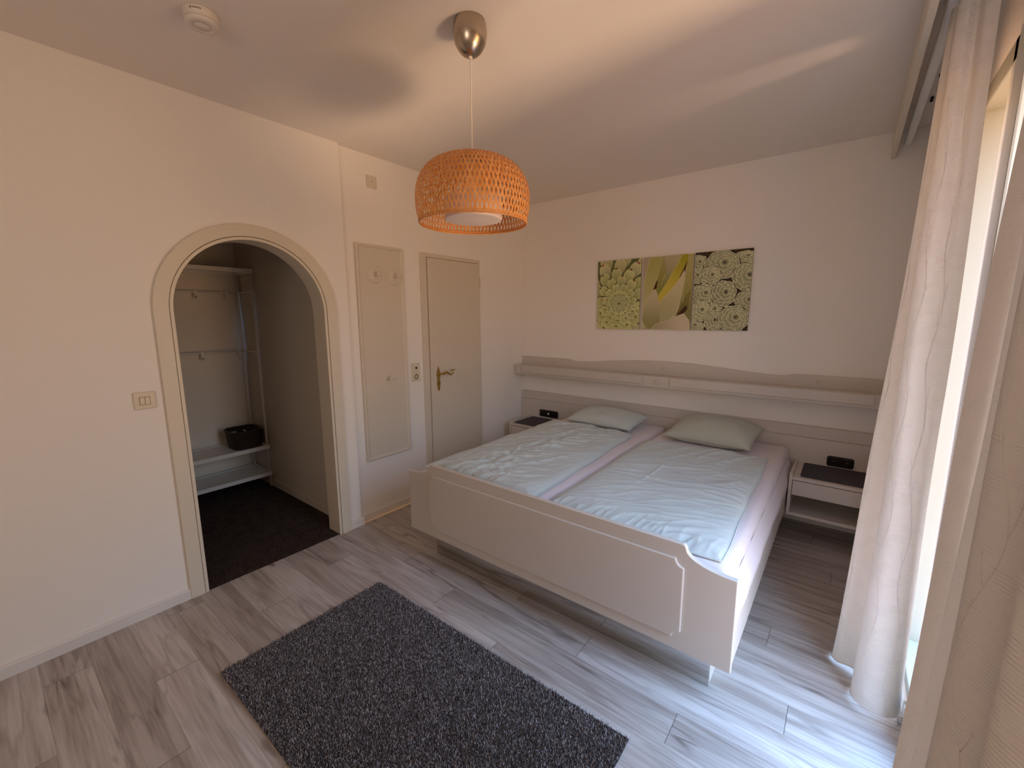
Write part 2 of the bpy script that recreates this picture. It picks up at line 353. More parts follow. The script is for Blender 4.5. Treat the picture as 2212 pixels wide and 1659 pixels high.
# flush door with frame
d1 = bpy.data.objects.new('door_1', None); COL.objects.link(d1); struct(d1); d1.location = (0, -1.03, 0)
mf = MB(); mf.box(0, .014, -1.378, -1.318, 0, 2.003); mf.box(0, .014, -.704, -.69, 0, 2.003); mf.box(0, .014, -1.318, -.704, 1.972, 2.003)
mf.build('door_frame', BEIGE, d1, .002)
box('door_leaf', BEIGE, 0, .024, -1.311, -.706, .008, 1.967, d1, .004)
hm = MB()
for z in (1.80, .28): hm.tube([(.026, -.703, z-.045), (.026, -.703, z+.045)], .006, 8); hm.tube([(.026, -.703, z-.004), (.026, -.703, z+.004)], .0085, 8)
hm.build('hinge', BEIGE, d1)
# brass escutcheon (shaped outline) and curved lever
EY = -1.236
half = [(0, .213), (.007, .200), (.006, .190), (.016, .183), (.013, .172), (.019, .160), (.022, .140), (.020, .122), (.013, .105), (.019, .085), (.020, .06), (.014, .04), (.011, .028), (.015, .020), (.008, .012), (0, 0)]
ol = [(EY+a, .879+b) for a, b in half[::-1]]+[(EY-a, .879+b) for a, b in half[1:-1]]
esc = MB().prism(ol, 'x', .024, .028).build('escutcheon', BRASS, d1, .001)
kh = MB(); kh.lathe([(.0035, .0282), (0, .0284)], (0, EY, .953), 'x', 12); kh.box(.028, .0284, EY-.002, EY+.002, .938, .953)
kh.build('keyhole', BLACK, esc)
hl = MB()
hl.lathe([(.013, .028), (.013, .034), (.008, .038), (.0075, .055), (.010, .058), (.010, .066), (0, .069)], (0, EY, 1.03), 'x', 20)
path = catmull([(.060, EY, 1.030), (.061, EY+.030, 1.028), (.062, EY+.055, 1.038), (.062, EY+.080, 1.030), (.061, EY+.105, 1.012), (.060, EY+.128, 1.016), (.058, EY+.140, 1.034), (.056, EY+.139, 1.046)], 6)
rr = [.0065+.003*math.sin(min(1, i/(len(path)*.55))*PI)*1.0 - .002*(i/len(path)) for i in range(len(path))]
hl.tube(path, rr, 12)
hl.tube(catmull([(.055, EY+.110, 1.047), (.055, EY+.13, 1.050), (.055, EY+.15, 1.050), (.055, EY+.166, 1.053)], 4), .004, 8)
hl.build('door_handle', BRASS, d1)

# balcony window: frame, mullions, threshold
struct(box('reveal_shade', REVEAL_SHADE, XW+.07, XW+.262, -1.206, -1.19, WZ0, WZ1))  # dark sheet added over the bright reveal, shade put into its colour
w1 = bpy.data.objects.new('window_1', None); COL.objects.link(w1); struct(w1); w1.location = (XW, -2.8, 0)
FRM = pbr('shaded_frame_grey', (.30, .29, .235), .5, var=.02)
f = MB(); xa, xb = XW-.005, XW+.07
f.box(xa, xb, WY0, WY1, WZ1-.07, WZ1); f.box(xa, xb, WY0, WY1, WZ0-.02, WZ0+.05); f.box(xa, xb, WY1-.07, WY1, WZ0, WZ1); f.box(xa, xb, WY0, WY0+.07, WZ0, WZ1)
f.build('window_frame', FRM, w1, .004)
for y in (-1.70,): box('mullion', PVC, xa, xb, y-.045, y+.06, WZ0, WZ1, w1, .004)
box('sash_stile', PVC, xa-.012, xb-.01, -1.86, -1.75, WZ0+.02, WZ1-.01, w1, .006)
box('sash_gasket', BLACK, xa, xb-.02, -1.751, -1.744, WZ0+.02, WZ1-.01, w1)
box('threshold', PVC, XW-.014, XW+.02, -2.6, -1.63, .0, .048, w1, .003)

# ------------------------------------------------------------------ pelmet and rail
pel = tag(box('curtain_pelmet', TRIM, 2.81, 2.832, -5.3, 0, 2.446, H, bevel=.002), 'long cream pelmet board under the ceiling hiding the curtain rail', 'pelmet')
rl = thing('curtain_rail', 'pale curtain rail inside the pelmet box above the window', 'curtain rail', (2.89, -2.6, 2.5))
rp = catmull([(2.875, -.03, 2.513), (2.875, -1.5, 2.513), (2.875, -5.2, 2.513)], 2)
MB().box(2.862, 2.898, -5.2, -.03, 2.502, 2.53).build('rail', METALW, rl, .008)
for y in (-.35, -1.35, -2.4, -3.6): box('rail_bracket', METALW, 2.87, 2.89, y-.02, y+.02, 2.53, H, rl)
for y in (-.42, -.45, -.72, -.98, -1.02): box('glider', BLACK, 2.925, 2.937, y-.006, y+.006, H-.012, H, rl)

# ------------------------------------------------------------------ curtains
def curtain(name, label, bot, top, zt, zb, group, vines):
    bt = catmull([(x, y, 0) for x, y in bot], 14); tp = catmull([(x, y, 0) for x, y in top], 14); n = len(bt)-1; nz = 70
    def P(u, z):
        i = u*n; k = min(int(i), n-1); fr = i-k
        b = bt[k].lerp(bt[k+1], fr); t = tp[k].lerp(tp[k+1], fr)
        s = min(1, max(0, (z-zb)/(zt-zb))); s2 = s**.85
        p = b.lerp(t, s2)
        wob = .006*math.sin(3.1*z+9*u)*(1-abs(2*s-1))
        return Vector((p.x+wob, p.y, z))
    def F(u, v):
        z = zb+(zt-zb)*v + (.006*math.sin(17*u) if v == 0 else 0)
        return tuple(P(u, z))
    th = thing(name, label, 'curtain', (bt[n//2].x, bt[n//2].y, 0), group)
    m = MB().grid(F, n, nz); c = m.build('fabric', CURT, th, fixn=False)
    hem = MB().tube([F(k/(n*1.0), 0) for k in range(n+1)], .0028, 6); hem.build('hem', CURT, th)
    # embossed vine with leaf sprigs following the cloth
    vm = MB()
    for (u0, side) in vines:
        pts = []; z = zb+.03
        def Q(u, z, off=-.0004):
            u = min(max(u, .002), .998)
            p = P(u, z); a = P(min(u+.004, 1), z)-P(max(u-.004, 0), z); nn = a.cross(Vector((0, 0, 1))).normalized()
            if nn.dot(Vector((CX, CY, CZ))-p) < 0: nn = -nn
            return p+nn*off
        while z < zt-.3:
            pts.append(Q(u0+.022*math.sin(z*16+side), z)); z += .012
        vm.tube(pts, .0010, 6)
        z = zb+.08; k = 0
        while z < zt-.35:
            s = 1 if k % 2 else -1; ub = u0+.022*math.sin(z*16+side)
            L1 = [Q(ub+s*.010*t, z+.03*t+.012*t*t) for t in (0, .35, .7, 1)]
            vm.tube(L1, [.0009, .0009, .0008, .0006], 5)
            for q in range(4):
                a = 1.2*q+k; c0 = (ub+s*.010, z+.045)
                vm.tube([Q(c0[0], c0[1]), Q(c0[0]+.0045*math.cos(a), c0[1]+.011*math.sin(a))], [.0010, .0005], 5)
            z += .085; k += 1
    vm.build('embroidery', CURT, th)
    return th
curtain('curtain', 'white embossed curtain hanging beside the bedside table and window', 
        [(3.0, -1.21), (2.93, -1.30), (2.85, -1.38), (2.787, -1.445), (2.80, -1.49), (2.85, -1.505), (2.905, -1.55), (2.862, -1.60), (2.848, -1.655), (2.880, -1.705), (2.93, -1.722), (2.975, -1.695), (2.995, -1.648)],
        [(2.985, -1.33), (2.945, -1.41), (2.90, -1.45), (2.878, -1.485), (2.885, -1.515), (2.912, -1.515), (2.925, -1.54), (2.895, -1.555), (2.885, -1.585), (2.905, -1.61), (2.93, -1.60), (2.94, -1.645), (2.968, -1.66)],
        2.50, .022, 'cream curtains at the balcony window', [(.60, 0), (.735, 1.3), (.86, 2.2), (.30, .7)])
curtain('curtain', 'shaded brown-looking curtain at the right edge nearest the camera',
        [(2.865, -2.455), (2.925, -2.40), (2.965, -2.50), (2.875, -2.60), (2.92, -2.68), (2.845, -2.80), (2.92, -2.93), (2.86, -3.02), (2.95, -3.10)],
        [(2.925, -2.50), (2.955, -2.455), (2.975, -2.53), (2.925, -2.59), (2.955, -2.66), (2.915, -2.74), (2.955, -2.83), (2.92, -2.90), (2.96, -2.98)],
        2.50, .022, 'cream curtains at the balcony window', [(.46, 0), (.55, 2.0), (.66, 1.1)])

# ------------------------------------------------------------------ bed
bed = thing('double_bed', 'beige lacquered double bed with scalloped footboard and mirrored plinth', 'bed', (1.57, -1.05, 0))
xb0, xb1, yf = .664, 2.484, -2.075
zb_, zt_, zm_ = .202, .573, .649
def scoop(side):
    # concave curve from the low end of the footboard up to its raised middle
    x_end, x_mid = (xb1, 2.305) if side > 0 else (xb0, .853)
    return [(x_end+(x_mid-x_end)*math.sin(t), zt_+(.634-zt_)*(1-math.cos(t))) for t in [PI/2*k/12 for k in range(13)]]
R = scoop(1); Lc = scoop(-1)
prof = [(xb0, zb_), (xb1, zb_)]+R+[(2.305-.006, .646), (2.305-.014, zm_), (.853+.014, zm_), (.853+.006, .646)]+Lc[::-1]
fb = MB().prism(prof, 'y', yf, yf+.024).build('footboard', BEDL, bed, .003)
# raised panel edge on the footboard
def ring_panel(x0, x1, z0, z1, notch, wdt=.004, y0=yf, y1=yf-.0045):
    pts = []
    for cx, cz, a in ((x0, z0, 0), (x1, z0, 1), (x1, z1, 2), (x0, z1, 3)):
        for k in range(7):
            t = k/6*PI/2
            if a == 0: pts.append((cx+notch*math.sin(t)*1, cz+notch*math.cos(t)))
            if a == 1: pts.append((cx-notch*math.cos(t), cz+notch*math.sin(t)))
            if a == 2: pts.append((cx-notch*math.sin(t), cz-notch*math.cos(t)))
            if a == 3: pts.append((cx+notch*math.cos(t), cz-notch*math.sin(t)))
    return pts
MB().prism(ring_panel(.853, 2.303, .254, .590, .032), 'y', yf-.009, yf+.001).build('footboard_panel', BEDL, fb, .005)
for nm, xa_, xb_ in (('side_rail', 2.452, 2.480), ('side_rail', .668, .696)):
    box(nm, BEDL, xa_, xb_, -2.052, -.05, .205, .415, bed, .003)
pm = MB(); pm.box(.76, 2.39, -1.953, -1.935, 0, .205)
pm.build('plinth_front', MIRR, bed, .001)
box('plinth_side', BEIGE, 2.375, 2.39, -1.934, -.25, 0, .205, bed)
box('plinth_side', BEIGE, .76, .775, -1.934, -.25, 0, .205, bed)
box('slat_base', BEIGE, .70, 2.45, -2.045, -.06, .215, .335, bed)

def mattress(name, x0, x1, label):
    y0, y1, z0, z1 = -2.035, -.075, .338, .572
    def prof_h(u, v, top):
        return 0
    m = MB(); nu, nv = 40, 70
    def F(u, v):
        # wrap: rounded-box cross-section in x
        x = x0+(x1-x0)*u; y = y0+(y1-y0)*v
        r = .045; dx = min(x-x0, x1-x); dy = min(y-y0, y1-y)
        def fall(d): return 0 if d >= r else r-math.sqrt(max(0, r*r-(r-d)**2))
        z = z1-max(fall(dx), fall(dy)) if True else 0
        z += .004*noise.noise(Vector((x*5, y*4, 3)))*min(1, dx/.05)*min(1, dy/.05)
        return (x, y, z)
    # non-uniform sampling near edges
    def e(t): return t if False else (.5-.5*math.cos(PI*t))*.35+t*.65
    vs = []; g = {}
    for i in range(nu+1):
        for j in range(nv+1):
            uu, vv = e(i/nu), e(j/nv)
            g[i, j] = len(vs); vs.append(F(uu, vv))
    fs = [(g[i, j], g[i+1, j], g[i+1, j+1], g[i, j+1]) for i in range(nu) for j in range(nv)]
    per = [(i, 0) for i in range(nu+1)]+[(nu, j) for j in range(1, nv+1)]+[(i, nv) for i in range(nu-1, -1, -1)]+[(0, j) for j in range(nv-1, 0, -1)]
    k = len(per); o1 = len(vs)
    for lv, zz in enumerate((.47, .40, z0)):
        for q, (i, j) in enumerate(per):
            p = vs[g[i, j]]; wv_ = .004*math.sin(q*.7+lv)*(1 if lv < 2 else 0)
            vs.append((p[0]+(wv_ if i in (0, nu) else 0), p[1], zz))
    fs += [(g[per[q]], g[per[(q+1) % k]], o1+(q+1) % k, o1+q) for q in range(k)]
    for lv in range(2): fs += [(o1+lv*k+q, o1+lv*k+(q+1) % k, o1+(lv+1)*k+(q+1) % k, o1+(lv+1)*k+q) for q in range(k)]
    fs.append(tuple(o1+2*k+q for q in range(k)))
    return tag(m.add(vs, fs, True).build(name, SHEET), label, 'mattress', 'two mattresses in the double bed')
mattress('mattress', .702, 1.566, 'mattress with pale fitted sheet on the bed half nearest the door')
mattress('mattress', 1.580, 2.450, 'mattress with pale fitted sheet on the bed half nearest the window')

m2 = bpy.data.objects['mattress.001']
def hang(u, v):
    y = -2.046+1.91*u; zb2 = .375+.030*noise.noise(Vector((y*3.2, 4, 0)))+.012*noise.noise(Vector((y*9, 1, 0)))
    z = .500+(zb2-.500)*v; x = 2.4505+.0325*min(1, v*1.6)+.003*noise.noise(Vector((y*7, z*9, 2)))*v
    return (x, y, z)
MB().grid(hang, 90, 12).build('sheet_hem', SHEET, m2, fixn=False)
def duvet(name, label, c, seed, kind):
    # c: corners head-left, head-right, foot-right, foot-left (xy)
    nu, nv = 130, 230; hl_, hr, fr_, fl = [Vector(p) for p in c]; zb0 = .5775
    wid = (hr-hl_).length; ln = (fl-hl_).length
    def XY(u, v):
        a = hl_.lerp(hr, u); b = fl.lerp(fr_, u); p = a.lerp(b, v)
        ex = (.5-abs(u-.5)); ey = .5-abs(v-.5)
        wob = .010*noise.noise(Vector((v*5, seed, 0)))*(1 if ex < .2 else 0)*(1-ex/.2)*(1 if u > .5 else -1)
        wob2 = .010*noise.noise(Vector((u*4, seed, 5)))*(1-ey/.2 if ey < .2 else 0)
        return p.x+wob, p.y+wob2
    def Z(u, v, x, y):
        d = min(min(u, 1-u)*wid, min(v, 1-v)*ln); rim = 1-math.exp(-d/.028)
        rim *= min(1, d/.004+.25)
        q = Vector((x, y, seed*3.1)); z = .032+.012*noise.noise(q*3.2)+.004*noise.noise(q*8)
        def ridge(ang, fs_, fl_, amp, sh, pw=3):
            ca, sa = math.cos(ang), math.sin(ang); s = x*ca+y*sa; t = -x*sa+y*ca
            n = noise.noise(Vector((s*fl_, t*fs_+.35*noise.noise(Vector((s*4, t*4, sh))), sh+seed)))
            return 1.35*amp*(max(0, 1-abs(n)*3.2))**pw
        if kind == 'L':
            mid = math.sin(PI*min(1, max(0, u*1.05)))
            z += (ridge(.95, 8, 1.5, .016, 1, 2)+ridge(.62, 13, 2.2, .012, 7, 2)+ridge(1.35, 17, 3.4, .009, 11, 2)+ridge(.85, 26, 5, .006, 15, 2))*(.30+.7*mid)*(.50+.75*max(0, noise.noise(q*2.6+Vector((5, 5, 5)))+.25))
            # long crease from the foot towards the head
            line = abs(u-(.60-.24*v)-.015*math.sin(9*v)); z -= .010*math.exp(-(line/.011)**2)*max(0, min(1, (v-.15)*4))
            z += .006*math.exp(-((u-(.60-.24*v)+.03)/.02)**2)
        else:
            z += ridge(.2, 11, 2.0, .011, 2, 2)*(.15+.9*math.exp(-((v-.52)/.16)**2))+ridge(1.1, 9, 1.8, .011, 5, 2)*math.exp(-((v-.13)/.16)**2)+ridge(.5, 20, 4, .005, 8, 2)*.6
            z = .032+.012*noise.noise(q*3.2)+(z-.032-.012*noise.noise(q*3.2))*(.45+.7*max(0, noise.noise(q*2.1+Vector((2, 7, 1)))+.3))
            z += (ridge(1.35, 26, 5, .006, 9, 2))*max(0, (v-.86)/.14)+.003*noise.noise(q*26)*max(0, (v-.75)/.25)
            line = abs(u-(.42-.22*(v-.3))-.01*math.sin(12*v)); z += .006*math.exp(-(line/.012)**2)*math.exp(-((v-.5)/.2)**2)
        z += .0015*noise.noise(q*22)
        return zb0+max(.0035, z*rim)
    vs = []; nn = nv+1
    for i in range(nu+1):
        for j in range(nv+1):
            x, y = XY(i/nu, j/nv); vs.append((x, y, Z(i/nu, j/nv, x, y)))
    fs = [(i*nn+j, (i+1)*nn+j, (i+1)*nn+j+1, i*nn+j+1) for i in range(nu) for j in range(nv)]
    o = len(vs)
    per = [(i, 0) for i in range(nu+1)]+[(nu, j) for j in range(1, nv+1)]+[(i, nv) for i in range(nu-1, -1, -1)]+[(0, j) for j in range(nv-1, 0, -1)]
    for i, j in per: p = vs[i*nn+j]; vs.append((p[0], p[1], zb0-.001))
    k = len(per); fs += [(per[q][0]*nn+per[q][1], per[(q+1) % k][0]*nn+per[(q+1) % k][1], o+(q+1) % k, o+q) for q in range(k)]
    fs.append(tuple(o+q for q in range(k)))
    th = thing(name, label, 'duvet', (hl_.x, hl_.y, zb0), 'sage duvets on the bed')
    MB().add(vs, fs, True).build('cover', SAGE, th)
    # piped seam around the cover
    sm = MB(); pts = []
    for i, j in per[::2]:
        p = vs[i*nn+j]; pts.append((p[0], p[1], max(p[2]-.004, zb0+.003)))
    sm.tube(pts+[pts[0]], .0032, 6); sm.build('seam', SAGE, th)
    return th
duvet('duvet', 'wrinkled sage duvet spread over the bed half nearest the door', [(.70, -.50), (1.455, -.535), (1.515, -1.99), (.70, -1.99)], 1, 'L')
duvet('duvet', 'smoother sage duvet spread over the bed half nearest the window', [(1.590, -.60), (2.375, -.535), (2.412, -1.985), (1.605, -1.99)], 2, 'R')

def pillow(name, label, cx, cy, lx, ly, h, rot, seed, tilt=0.0, m=SAGE2):
    nu, nv = 60, 44; ca, sa = math.cos(rot), math.sin(rot); z0 = .5780
    def half_(s):
        vs = []
        for i in range(nu+1):
            for j in range(nv+1):
                u, v = 2*i/nu-1, 2*j/nv-1
                # pinched sides, pointed corners
                px = u*lx/2*(1-.05*(1-v*v)); py = v*ly/2*(1-.06*(1-u*u))
                t = (max(0, 1-abs(u)**2.6))**.55*(max(0, 1-abs(v)**2.6))**.55
                q = Vector((px*7, py*7, seed)); wr = .012*noise.noise(q)+.006*noise.noise(q*2.4)+.003*noise.noise(q*6)
                z = t*(h*(.60 if s > 0 else .40))*s+wr*t*(1 if s > 0 else .3)
                z += h*.40+tilt*py+.006*noise.noise(Vector((u*2, v*2, seed+9)))
                vs.append((cx+px*ca-py*sa, cy+px*sa+py*ca, max(z0+.002, z0+z)))
        return vs
    A = half_(1); B = half_(-1); n1 = nv+1; o = len(A)
    fs = [(i*n1+j, (i+1)*n1+j, (i+1)*n1+j+1, i*n1+j+1) for i in range(nu) for j in range(nv)]
    fs += [(o+i*n1+j, o+i*n1+j+1, o+(i+1)*n1+j+1, o+(i+1)*n1+j) for i in range(nu) for j in range(nv)]
    th = thing(name, label, 'pillow', (cx, cy, z0), 'sage pillows at the headboard')
    c = MB().add(A+B, fs, True).build('cover', m, th, fixn=False)
    bm = bmesh.new(); bm.from_mesh(c.data); bmesh.ops.remove_doubles(bm, verts=bm.verts, dist=.0008); bmesh.ops.recalc_face_normals(bm, faces=bm.faces); bm.to_mesh(c.data); bm.free()
    per = [(i, 0) for i in range(nu+1)]+[(nu, j) for j in range(1, nv+1)]+[(i, nv) for i in range(nu-1, -1, -1)]+[(0, j) for j in range(nv-1, -1, -1)]
    MB().tube([A[i*n1+j] for i, j in per], .0035, 6).build('piping', m, th)
    return th
pillow('pillow', 'flatter sage pillow with a dented front, on the bed half nearest the door', 1.135, -.335, .60, .36, .135, -.05, 3, .10, SAGE)
pillow('pillow', 'plump sage pillow on the bed half nearest the window', 1.985, -.315, .58, .40, .175, -.05, 8, .16)

# ------------------------------------------------------------------ headboard panel, wall shelf, nightstands, sockets
hb = thing('headboard', 'long beige headboard panel along the wall behind bed and bedside tables', 'headboard', (1.5, -.03, 0))
box('lower_panel', BEDL, -.0+.003, 2.985, -.045, -.016, .13, .64, hb, .003)
box('upper_rail', BEDL, .006, 2.985, -.030, -.002, .64, .722, hb, .003)

sh = thing('wall_shelf', 'long beige wall shelf with a wavy backboard above the headboard', 'shelf', (1.49, -.05, .9))
tp = [(0, 1.086), (.55, 1.086), (.575, 1.082), (.61, 1.070), (.66, 1.066), (.80, 1.074), (1.03, 1.096), (1.25, 1.112), (1.49, 1.118), (1.73, 1.112), (1.95, 1.096), (2.18, 1.074), (2.33, 1.066), (2.38, 1.070), (2.41, 1.082), (2.44, 1.086), (2.98, 1.086)]
sp_ = []
for i in range(len(tp)-1):
    sp_ += [tp[i]]
sp_.append(tp[-1])
MB().prism([(.004, .93), (2.98, .93)]+sp_[::-1][:-1]+[(.004, 1.086)], 'y', -.022, -.001).build('backboard', BEDL, sh, .002)
box('ledge', BEDL, .004, 2.98, -.165, -.022, .985, 1.003, sh, .002)
fr = box('front_board', BEDL, .004, 2.98, -.172, -.150, .914, 1.006, sh, .003)
box('underside', BEDL, .004, 2.98, -.150, -.022, .914, .928, sh)
for x0, x1 in ((.115, 1.385), (1.605, 2.875)): box('raised_strip', BEDL, x0, x1, -.187, -.171, .938, 1.002, sh, .002)
def rosette(par, name, c, axis, r, s, m):
    o_ = MB().lathe([(r, 0), (r, .003*s), (r*.85, .0055*s), (r*.70, .003*s), (r*.45, .004*s), (r*.2, .006*s), (0, .0062*s)], c, axis, 32).build(name, m, par); return o_
rosette(fr, 'rosette', (1.494, -.171, .957), 'y', .021, -2.4, BEDL)
for x, z in ((.41, 1.046), (1.497, 1.060), (2.574, 1.046)): rosette(sh, 'button', (x, -.021, z), 'y', .014, -2.2, BEDL)

def nightstand(x0, x1, label, gname):
    th = thing('nightstand', label, 'bedside table', ((x0+x1)/2, -.24, .19), gname)
    yf_, yb = -.42, -.047
    for a in (x0, x1-.019): 
        MB().prism([(yf_, .19), (yb, .19), (yb, .474), (yf_+.02, .474), (yf_, .462)], 'x', a, a+.019).build('side_panel', BEDL, th, .002)
    box('top_board', BEDL, x0+.019, x1-.019, yf_+.002, yb, .436, .456, th, .0015)
    box('bottom_board', BEDL, x0+.019, x1-.019, yf_+.002, yb, .192, .212, th, .0015)
    box('drawer', BEDL, x0+.022, x1-.022, yf_+.001, yb-.02, .335, .432, th, .0015)
    box('back_panel', BEDL, x0+.019, x1-.019, yb-.012, yb, .212, .335, th)
    return th
nightstand(.135, .625, 'beige bedside table in the corner beside the door side of the bed', 'matching bedside tables')
nightstand(2.488, 2.978, 'beige bedside table beside the white curtain', 'matching bedside tables')
def cloth_mat(x0, x1, y0, y1, z, label, seed):
    def F(u, v):
        x = x0+(x1-x0)*u; y = y0+(y1-y0)*v
        # rounded corners
        r = .02; dx = max(0, r-min(u, 1-u)*(x1-x0)); dy = max(0, r-min(v, 1-v)*(y1-y0))
        if dx > 0 and dy > 0 and math.hypot(dx, dy) > r:
            k = r/math.hypot(dx, dy); x = (x0+r-dx*k) if u < .5 else (x1-r+dx*k); y = (y0+r-dy*k) if v < .5 else (y1-r+dy*k)
        return (x, y, z+.001*noise.noise(Vector((x*9, y*9, seed))))
    m = MB().grid(F, 30, 24); o = m.build('table_mat', CHARMAT, fixn=False)
    s = o.modifiers.new('solid', 'SOLIDIFY'); s.thickness = .005; s.offset = 1
    return tag(o, label, 'mat', 'grey mats on the bedside tables')
cloth_mat(.172, .590, -.395, -.07, .4575, 'dark grey felt mat on the bedside table in the corner', 1)
cloth_mat(2.545, 2.945, -.385, -.065, .4575, 'dark grey felt mat on the bedside table by the curtain', 2)

def socket_strip(cx, cz, wdt, n, label, schuko):
    th = thing('wall_socket', label, 'socket', (cx, -.047, cz), 'dark sockets above the bedside tables')
    pts = []; r = .014; hw, hh = wdt/2, .036
    for ax, az, a0 in ((hw-r, hh-r, 0), (-hw+r, hh-r, PI/2), (-hw+r, -hh+r, PI), (hw-r, -hh+r, 1.5*PI)):
        pts += [(cx+ax+r*math.cos(a0+PI/2*k/6), cz+az+r*math.sin(a0+PI/2*k/6)) for k in range(7)]
    MB().prism(pts, 'y', -.047, -.058).build('cover_frame', DKPL, th, .003)
    for i in range(n):
        x = cx+(i-(n-1)/2)*(wdt/n)
        box('insert', DKPL, x-.029, x+.029, -.0605, -.057, cz-.028, cz+.028, th, .002)
        if i in schuko:
            sk = MB().lathe([(.021, -.061), (.0205, -.0613), (.019, -.0605), (.018, -.059)], (x, 0, cz), 'y', 28).build('socket_ring', DKPL, th)
            MB().lathe([(.011, -.0618), (.009, -.0645), (0, -.0650)], (x, 0, cz), 'y', 20).build('knob', WPLAST if n == 3 else DKPL, th)
    return th
socket_strip(.36, .510, .222, 3, 'dark triple socket strip with a light centre, above the corner bedside table', (1,))
socket_strip(2.745, .502, .148, 2, 'dark double socket above the bedside table by the curtain', (0, 1))

# ------------------------------------------------------------------ things on the left walls
vp = thing('valet_panel', 'tall narrow beige wall panel with three coat pegs, between arch and door', 'coat panel', (0, -1.745, .448))
py0, py1, pz0, pz1 = -1.943, -1.546, .448, 2.004
box('board', BEIGE, .002, .016, py0, py1, pz0, pz1, vp, .002)
fm = MB(); b_ = .024
for r_ in ((py0, py1, pz0, pz0+.004, pz0), (py0, py1, pz1-.004, pz1, 0)): pass
def frame_mould(m, y0, y1, z0, z1, wdt, x0, x1):
    ins = [(0, x0), (.001, x1*.8), (wdt*.25, x1), (wdt*.6, x1*.95), (wdt*.8, x1*.75), (wdt, x0)]
    loops = [[(h, y0+d, z0+d), (h, y1-d, z0+d), (h, y1-d, z1-d), (h, y0+d, z1-d)] for d, h in ins]
    vs = [p for l in loops for p in l]
    fs = [(i*4+k, i*4+(k+1) % 4, (i+1)*4+(k+1) % 4, (i+1)*4+k) for i in range(len(loops)-1) for k in range(4)]
    return m.add(vs, fs)
frame_mould(MB(), py0, py1, pz0, pz1, .026, .015, .025).build('moulding', BEIGE, vp)
def peg(y, z, ros):
    if ros:
        MB().lathe([(.064, .016), (.064, .019), (.060, .023), (.052, .0235), (.048, .020), (.044, .020), (.040, .022), (0, .0225)], (0, y, z), 'x', 44).build('rosette', BEIGE, vp)
    x0 = .02 if ros else .016
    MB().lathe([(.016, x0), (.015, x0+.004), (.0085, x0+.010), (.008, x0+.032), (.013, x0+.040), (.0155, x0+.050), (.0145, x0+.058), (.009, x0+.062), (0, x0+.063)], (0, y, z), 'x', 24).build('peg', BEIGE, vp)
peg(-1.803, 1.800, True); peg(-1.637, 1.795, True); peg(-1.735, 1.052, False)

# light switch beside the arch
sw = thing('light_switch', 'cream light switch with two rockers left of the arch', 'light switch', (.03, -3.15, 1.105))
box('plate', PLAST, .03, .041, -3.193, -3.108, 1.064, 1.148, sw, .004)
for y0, y1 in ((-3.170, -3.152), (-3.1505, -3.1325)): box('rocker', PLAST, .041, .0445, y0, y1, 1.087, 1.122, sw, .001)
box('recess', pbr('shadow_gap_plastic', (.30, .24, .16), .6), .0405, .0415, -3.1725, -3.130, 1.0845, 1.1245, sw)
# blank aerial cover high on the wall
bc = thing('cover_plate', 'small beige blank cover plate high above the wall panel', 'cover plate', (0, -1.778, 2.427))
box('plate', BEIGE, .0, .009, -1.819, -1.737, 2.387, 2.467, bc, .002)
box('insert', BEIGE, .009, .012, -1.805, -1.751, 2.4, 2.454, bc, .0015)
MB().lathe([(.0035, .0122), (0, .0126)], (0, -1.778, 2.427), 'x', 12).build('screw', BLACK, bc)
# double socket between panel and door
ds = thing('wall_socket', 'cream vertical socket plate with a data port, left of the door', 'socket', (0, -1.459, 1.063))
box('cover_frame', PLAST, 0, .008, -1.500, -1.417, .990, 1.138, ds, .003)
for zc in (1.100, 1.028):
    box('insert', PLAST, .008, .0105, -1.486, -1.431, zc-.0275, zc+.0275, ds, .0015)
box('port_frame', WPLAST, .0105, .0135, -1.4745, -1.4425, 1.083, 1.115, ds, .001)
box('port', BLACK, .0132, .0140, -1.467, -1.449, 1.090, 1.108, ds)
MB().lathe([(.0215, .0105), (.0215, .0125), (.019, .0125), (.0185, .0107), (0, .0107)], (0, -1.4585, 1.028), 'x', 32).build('socket_ring', pbr('socket_grey', (.30, .25, .18), .5), ds)
MB().lathe([(.010, .0107), (.010, .0112), (0, .0113)], (0, -1.4585, 1.028), 'x', 24).build('socket_core', WPLAST, ds)

# ------------------------------------------------------------------ smoke detector
SDX, SDY = .742, -2.972
sd = thing('smoke_detector', 'round white smoke detector on the ceiling', 'smoke detector', (SDX, SDY, H))
MB().lathe([(0, H), (.054, H), (.055, H-.004), (.0545, H-.024), (.050, H-.0265), (.050, H-.0285), (.0535, H-.0295), (.0525, H-.038), (.047, H-.044), (.028, H-.0455), (.027, H-.043), (.0255, H-.043), (.024, H-.0455), (0, H-.047)], (SDX, SDY, 0), 'z', 56).build('body', WPLAST, sd)
lm = MB()
a0 = math.atan2(CY-SDY, CX-SDX)
def onrim(a, z0, z1, wd):
    for k in range(3):
        b0, b1 = a+wd*(k/3), a+wd*((k+1)/3); r = .0553
        vs = [(SDX+r*math.cos(b), SDY+r*math.sin(b), z) for z in (z0, z1) for b in (b0, b1)]
        lm.add(vs, [(0, 1, 3, 2)])
onrim(a0-.62, H-.016, H-.010, .10)
for k in range(6): onrim(a0-.45+.085*k, H-.0155, H-.0105, .055)
lm.build('printed_mark', pbr('faded_print', (.20, .15, .10), .7), sd, fixn=False)

